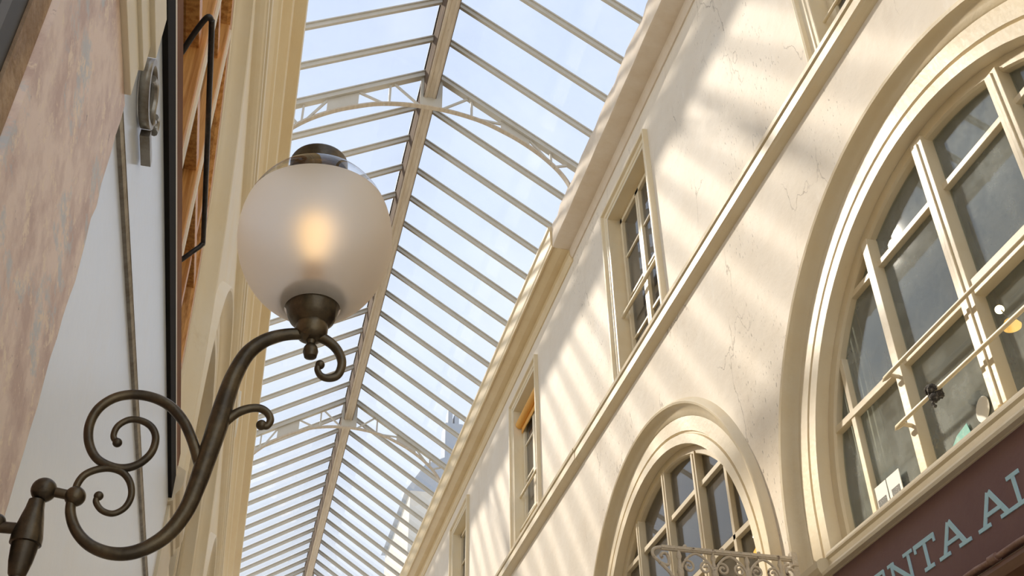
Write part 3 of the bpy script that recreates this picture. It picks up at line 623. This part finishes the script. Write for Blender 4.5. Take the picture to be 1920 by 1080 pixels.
# ------------------------------------------------------------ left wall
AC_L = [YL0 + BAY * k for k in range(-1, 6)]
holes = [archloop(c, 1.78, 2.15)[::-1] for c in AC_L]
bm = yz(plate([[(Y0, -1.6), (Y1, -1.6), (Y1, 6.20), (Y0, 6.20)]] + holes, 0.10), XL, -1)
tag(finish('wall_left', bm, 'leftwall'), 'cream wall of the arcade seen at a grazing angle', 'wall', kind='structure')
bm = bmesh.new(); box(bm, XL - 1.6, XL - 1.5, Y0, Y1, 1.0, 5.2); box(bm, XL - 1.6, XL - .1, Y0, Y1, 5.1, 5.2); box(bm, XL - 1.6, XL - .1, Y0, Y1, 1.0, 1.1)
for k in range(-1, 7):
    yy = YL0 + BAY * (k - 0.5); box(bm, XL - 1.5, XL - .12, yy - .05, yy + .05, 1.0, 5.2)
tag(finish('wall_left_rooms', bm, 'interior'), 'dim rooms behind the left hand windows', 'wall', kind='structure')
for i, c in enumerate(AC_L):
    bm = bmesh.new(); archsweep(bm, APROF if i != 1 else APROF[:-1] + [(-0.012, RO)], c, 2.2, 1, XL)
    tag(finish('trim_%d' % (i + 31), bm, 'leftwall', smooth=True), kind='structure')
for i, c in enumerate(AC_L[:-1]):
    if i == 0: continue
    yy = c + BAY / 2; bm = bmesh.new()
    pr = [(XL, 2.00), (XL + 0.045, 2.02), (XL + 0.05, 2.05), (XL + 0.065, 2.07), (XL + 0.075, 2.10), (XL + 0.075, 2.16), (XL + 0.05, 2.175), (XL, 2.2)]
    prism_y(bm, pr, yy - 0.30, yy + 0.30); box(bm, XL, XL + .035, yy - .27, yy + .27, -1.6, 2.01)
    tag(finish('trim_%d' % (i + 41), bm, 'cream'), kind='structure')
run('trim_51', [(XL - (x - 3.0), z) for x, z in SC], 'leftwall', label='string course along the left wall')
run('trim_52', [(XL, 5.40), (XL + .02, 5.40), (XL + .03, 5.45), (XL + .05, 5.47), (XL + .05, 5.65), (XL + .08, 5.70), (XL + .10, 5.72), (XL + .10, 5.88), (XL + .16, 5.93), (XL + .17, 5.96), (XL + .17, 6.01), (XL + .252, 6.05), (XL + .257, 6.09), (XL + .257, 6.19), (XL, 6.22)],
    'leftochre', label='ochre moulded cornice along the left wall', cat='cornice')
LAY_L = dict(m=[(0.0, 0.10, 0.085, 0.165), (0.63, 0.08, 0.10, 0.16), (-0.64, 0.08, 0.10, 0.165), (1.14, 0.05, 0.115, 0.16), (-1.14, 0.05, 0.115, 0.16)],
    b=[(3.62, 0.05, -1.5, 1.5, 0.12), (2.97, 0.06, -1.5, 1.5, 0.105)], bead='leftwall')
arched_window(5, YL0, -1, XL, 'wood', 'leftglass', LAY_L, zb=2.25, label='arched window with varnished orange wood frame on the left wall', shift=0.085)
arched_window(6, YL0 + BAY, -1, XL, 'cream', 'leftglass', LAY_SM, zb=2.25, label='second arched window along the left wall')
arched_window(7, YL0 + 2 * BAY, -1, XL, 'cream', 'leftglass', LAY_SM, zb=2.25, label='third arched window along the left wall')
# shop fascia on the left
fa = empty('shop_fascia', (XL, 3.0, 1.0))
BX('board', 'fascia', fa, XL, -0.376, 1.646, 4.40, 0.2, 2.03)
bm = bmesh.new(); prism_y(bm, [(-.376, 1.535), (-.368, 1.538), (-.364, 1.548), (-.368, 1.556), (-.370, 1.56), (-.366, 1.566), (-.368, 1.576), (-.376, 1.58)], 1.62, 4.39); finish('bead_strip', bm, 'zinc', fa)
BX('black_capping', 'blackpaint', fa, XL, -.362, 1.66, 4.42, 2.03, 2.136)
BX('pale_fillet', 'cream', fa, XL, -.3625, 1.66, 4.42, 2.136, 2.16)
BX('brown_capping', 'brownflat', fa, XL, -.363, 1.66, 4.42, 2.16, 2.255)
rebase(fa); tag(fa, 'bluish white painted shop fascia board on the left wall', 'fascia')
# marble pilaster
mp_ = empty('marble_pilaster', (XL, 1.36, 0)); bm = bmesh.new()
n = 60; z0, z1 = -1.0, 1.573
edge = [(1.622 + random.uniform(-.006, .006) + (.012 if random.random() < .15 else 0), z0 + (z1 - z0) * i / n) for i in range(n + 1)]
bm = yz(plate([[(1.085, z1), (1.085, z0)] + edge], 0.036), XL, 1); finish('shaft', bm, 'marble', mp_)
rebase(mp_); tag(mp_, 'broad pink veined marble pilaster behind the lamp bracket', 'pilaster')
cp = empty('pilaster_capital', (XL, 1.4, 1.7))
for k, (xe, za, zb, ye, m) in enumerate(((-.352, 1.575, 1.66, 1.60, 'ochre'), (-.344, 1.66, 1.735, 1.612, 'leftwall'), (-.334, 1.735, 1.86, 1.643, 'leftwall'))):
    bm = bmesh.new(); box(bm, XL + .002, xe, 1.085, ye, za, zb); finish('step', bm, 'leftwall', cp, bevel=0.002)
rebase(cp); tag(cp, 'stepped cream capital moulding beside the raised metal letter', 'moulding')
# strips on the near side of the pilaster
tag(BX('brown_stone_strip', 'brownstone', None, XL, -.374, 1.02, 1.083, -1.0, 2.6), 'narrow rough brown stone strip left of the marble', 'stone strip')
tag(BX('black_stone_strip', 'blackstone', None, XL, -.378, 0.962, 1.018, -1.0, 2.6), 'black stone strip between brown stone and grey strip', 'stone strip')
tag(BX('grey_strip', 'greystrip', None, XL, -.374, 0.932, 0.960, -1.0, 2.6), 'dark grey vertical strip in the top left corner', 'trim strip')
tag(BX('painted_panel', 'greenish', None, XL, -.376, 0.5, 0.930, -1.0, 2.6), 'yellow green painted panel in the top left corner', 'panel')
# raised metal letter on the fascia
em = empty('metal_letter', (-.37, 1.85, 1.78)); XM = -.372
def E2(y, z, x=-.352): return (x, y, z)
bm = bmesh.new(); ring = [(1.80 + 0.092 * math.cos(2 * math.pi * i / 32), 1.785 + 0.062 * math.sin(2 * math.pi * i / 32)) for i in range(32)]
ringi = [(1.80 + 0.076 * math.cos(2 * math.pi * i / 32), 1.785 + 0.050 * math.sin(2 * math.pi * i / 32)) for i in range(32)]
bm = yz(plate([ring, ringi[::-1]], 0.022), XM, 1); finish('ring', bm, 'zinc', em)
bm = bmesh.new(); tube(bm, spline([E2(1.755, 1.79), E2(1.80, 1.815), E2(1.83, 1.80), E2(1.84, 1.775), E2(1.865, 1.765), E2(1.885, 1.785)], 4), 0.008, 8)
tube(bm, spline([E2(1.885, 1.80), E2(1.91, 1.815), E2(1.925, 1.80), E2(1.92, 1.785)], 4), 0.009, 8); finish('inner_stroke', bm, 'zinc', em, smooth=True)
BX('foot_bar', 'zinc', em, XM, XM + .022, 1.875, 1.975, 1.728, 1.748)
rebase(em); tag(em, 'raised zinc letter with an oval ring on the white fascia', 'letter')
# black iron bar before the left window
bm = bmesh.new(); tube(bm, spline([(-.41, 2.34, 2.515), (-.375, 2.275, 2.545), (-.345, 2.225, 2.558), (-.333, 2.232, 2.56), (-.33, 2.28, 2.557), (-.33, 2.7, 2.545), (-.33, 3.20, 2.52), (-.333, 3.245, 2.505), (-.36, 3.25, 2.47), (-.41, 3.28, 2.43)], 5), 0.009, 10)
tag(finish('guard_bar', bm, 'iron', smooth=True), 'black iron bar in front of the orange wooden window', 'bar')
# small white box far along the left wall
bm = bmesh.new(); box(bm, XL, XL + .09, 9.2, 9.6, 5.12, 5.42)
tag(finish('junction_box', bm, 'white', bevel=.01), 'small white box above the string course on the left wall', 'box')

# ------------------------------------------------------------ globe wall lamp
YP = 1.5
def Q(px, py, dy=0.0): return aty(px, py, YP + dy)
PX = 1.0 / 1071
lamp = empty('wall_lamp', (-.365, YP, 0.63))
FWD = -Vector((CR[0][2], CR[1][2], CR[2][2]))
def scl(p): return p.dot(FWD) / FPX     # metres that one pixel of the photo spans at p
def arm(name, pts, rad, ballr=0.0):
    bm = bmesh.new(); P = spline([Q(*p) for p in pts], 6); n = len(P); R = []
    for i, p in enumerate(P):
        t = i * (len(rad) - 1) / (n - 1); k = min(int(t), len(rad) - 2); R.append((rad[k] + (rad[k + 1] - rad[k]) * (t - k)) * scl(p))
    tube(bm, P, R, 16)
    if ballr: ball(bm, P[-1], ballr * scl(P[-1]))
    return finish(name, bm, 'bronze', lamp, smooth=True)
arm('main_stem', [(137, 925), (132, 960), (143, 995), (168, 1022), (205, 1037), (245, 1037), (285, 1022), (320, 996), (350, 955), (370, 908), (385, 865), (399, 825), (412, 785), (424, 745), (440, 703), (465, 662), (500, 637), (540, 627), (583, 628), (612, 638), (632, 656), (641, 680), (634, 702), (618, 709), (602, 705), (595, 692), (600, 684)],
    [9, 10, 11, 12, 13, 14, 15, 16, 18, 19, 20, 18, 16, 14, 12, 11, 10, 9, 8.5, 8, 7, 6, 6], 9)
arm('leaf_scroll', [(404, 812), (424, 790), (445, 774), (468, 766), (488, 766), (502, 775), (507, 788), (500, 799), (490, 797)], [9, 9, 8, 7.5, 7, 6.5], 10)
arm('upper_scroll', [(380, 890), (371, 860), (360, 825), (344, 790), (318, 761), (285, 745), (248, 740), (213, 747), (184, 767), (168, 797), (167, 830), (180, 858), (204, 873), (232, 878), (260, 870), (283, 850), (292, 824), (286, 803), (268, 790), (243, 787), (221, 799), (213, 818), (220, 830)],
    [11, 10, 10, 9.5, 9, 9, 8.5, 8, 7.5, 7, 6.5, 6, 6], 9)
arm('lower_scroll', [(141, 925), (145, 908), (158, 891), (180, 881), (206, 878), (230, 886), (244, 905), (246, 930), (234, 952), (212, 963), (191, 957), (180, 941), (185, 930)], [7, 7, 7, 7, 6.5, 6, 6, 6], 9)
bm = bmesh.new(); s = scl(Q(82, 919)); ball(bm, Q(141, 931), 19.5 * s); tube(bm, [Q(85, 919), Q(141, 931)], 9.5 * s, 14); ball(bm, Q(82.5, 919), 23.5 * s); finish('ball_joint', bm, 'bronze', lamp, smooth=True)
ax0 = Q(82, 925); kx, kz = ax0.x - 0.006, ax0.z
def zat(py, px=60): return Q(px, py).z
bm = bmesh.new(); s = scl(Q(60, 990))
lathe(bm, [(15 * s, 0), (17 * s, -.012), (21 * s, -.025), (25 * s, -.040), (27.5 * s, -.050), (28.5 * s, -.054), (28.5 * s, -.064), (24 * s, -.065), (23.5 * s, -.073), (21 * s, -.090), (16 * s, -.107), (12.5 * s, -.111), (15.5 * s, -.117), (17 * s, -.128), (15 * s, -.145), (8 * s, -.165), (3 * s, -.172), (0, -.174)], (kx, YP, kz - .012), seg=32)
finish('finial', bm, 'bronze', lamp, smooth=True)
wz = Q(20, 990).z
bm = bmesh.new(); tube(bm, [(-.366, YP, wz), (kx, YP, wz - .0)], 11 * s, 14); ball(bm, (-.345, YP, wz + .006), 17 * s); lathe(bm, [(0.045, 0), (0.045, .006), (0.03, .012), (0.012, .014)], (-.364, YP, wz), axis=(1, 0, 0), seg=28, cap=True); finish('wall_mount', bm, 'bronze', lamp, smooth=True)
# globe
A0 = Q(583, 640); A1 = Q(600, 270); ax = (A1 - A0).normalized()
GC = Q(592, 447); GR, GH = 0.1335, 0.162
def gr(t): return GR * math.sqrt(max(1 - (t / GH) ** 2, 0))
TF = 0.065
bm = bmesh.new(); lathe(bm, [(gr(-.152 + (TF + .152) * i / 28), -.152 + (TF + .152) * i / 28) for i in range(29)], GC, ax, 64); fg = finish('frosted_globe', bm, 'white', lamp, smooth=True)
bm = bmesh.new(); lathe(bm, [(gr(TF + (.152 - TF) * i / 12), TF + (.152 - TF) * i / 12) for i in range(13)] + [(.047, .152), (.047, .16)], GC, ax, 64); finish('clear_glass_neck', bm, 'clearglass', lamp, smooth=True)
bm = bmesh.new(); lathe(bm, [(.043, .146), (.049, .148), (.0525, .152), (.0525, .176), (.050, .181), (.03, .188), (0, .19)], GC, ax, 40); lathe(bm, [(0, .150), (.043, .146)], GC, ax, 40); finish('top_cap', bm, 'bronze', lamp, smooth=True)
bm = bmesh.new(); lathe(bm, [(0, -.118), (.044, -.118), (.0505, -.124), (.0525, -.129), (.0515, -.134), (.046, -.142), (.043, -.152), (.041, -.164), (.037, -.174), (.030, -.181), (.026, -.184), (.027, -.190), (.026, -.200), (.022, -.208), (.015, -.213), (.008, -.215), (.007, -.222), (.011, -.228), (.0125, -.236), (.010, -.246), (.0, -.25)], GC, ax, 40); finish('bottom_cup', bm, 'bronze', lamp, smooth=True)
MT['bulb'] = emit('lamp bulb', (1.0, 0.66, 0.34), 2.0)
bm = bmesh.new(); lathe(bm, [(0, -.12), (.024, -.118), (.018, -.085), (.015, -.055), (0, -.053)], GC, ax, 20); holder = finish('bulb_holder', bm, 'blind', lamp, smooth=True)
bm = bmesh.new(); lathe(bm, [(0, -.055), (.010, -.052), (.014, -.035), (.022, -.012), (.025, .008), (.021, .026), (.012, .036), (0, .039)], GC, ax, 28); finish('bulb', bm, 'bulb', holder, smooth=True)
# frosted glass: translucent scattering skin with a soft see-through
m = bpy.data.materials.new('frosted glass'); m.use_nodes = True; t = m.node_tree; t.nodes.clear()
o_ = N(t, 'ShaderNodeOutputMaterial'); tl = N(t, 'ShaderNodeBsdfTranslucent'); tl.inputs[0].default_value = (0.98, 0.93, 0.85, 1)
df = N(t, 'ShaderNodeBsdfDiffuse'); df.inputs[0].default_value = (0.92, 0.85, 0.75, 1)
rf = N(t, 'ShaderNodeBsdfRefraction'); rf.inputs['Roughness'].default_value = 0.72; rf.inputs['IOR'].default_value = 1.3; rf.inputs[0].default_value = (1, .97, .93, 1)
gl = N(t, 'ShaderNodeBsdfGlossy'); gl.inputs['Roughness'].default_value = 0.35
m1 = N(t, 'ShaderNodeMixShader'); m1.inputs[0].default_value = 0.5; t.links.new(tl.outputs[0], m1.inputs[1]); t.links.new(df.outputs[0], m1.inputs[2])
m2 = N(t, 'ShaderNodeMixShader'); m2.inputs[0].default_value = 0.36; t.links.new(m1.outputs[0], m2.inputs[1]); t.links.new(rf.outputs[0], m2.inputs[2])
m3 = N(t, 'ShaderNodeMixShader'); m3.inputs[0].default_value = 0.05; t.links.new(m2.outputs[0], m3.inputs[1]); t.links.new(gl.outputs[0], m3.inputs[2])
t.links.new(m3.outputs[0], o_.inputs[0]); fg.data.materials.clear(); fg.data.materials.append(m)
rebase(lamp); tag(lamp, 'bronze scroll wall lamp with a glowing frosted globe', 'wall lamp')

# ------------------------------------------------------------ building beyond the roof
bd = empty('distant_building', (14, 42, 10)); 
def at(px, py, y): return aty(px, py, y)
p0 = at(775, 940, 42); p1 = at(838, 830, 42)
zt = p0.z; x0 = p0.x - 0.3
BX('wall', 'stone', bd, x0, x0 + 8, 41, 48, -1.6, zt)
bm = bmesh.new(); prism_y(bm, [(x0 - .2, zt), (x0 + .6, zt + 1.3), (x0 + 2.0, zt + 2.0), (x0 + 8, zt + 2.2), (x0 + 8, zt)], 41, 48); finish('mansard_roof', bm, 'slate', bd)
bm = bmesh.new(); box(bm, x0 + 1.6, x0 + 2.4, 42, 43, zt, zt + 4.0); box(bm, x0 + 1.75, x0 + 1.95, 42.2, 42.8, zt + 4.0, zt + 4.8); box(bm, x0 + 2.05, x0 + 2.25, 42.2, 42.8, zt + 4.0, zt + 4.6); finish('chimney', bm, 'slate', bd)
rebase(bd); tag(bd, 'pale stone building with slate roof seen through the glass', 'building')
print('objects', len(bpy.data.objects))
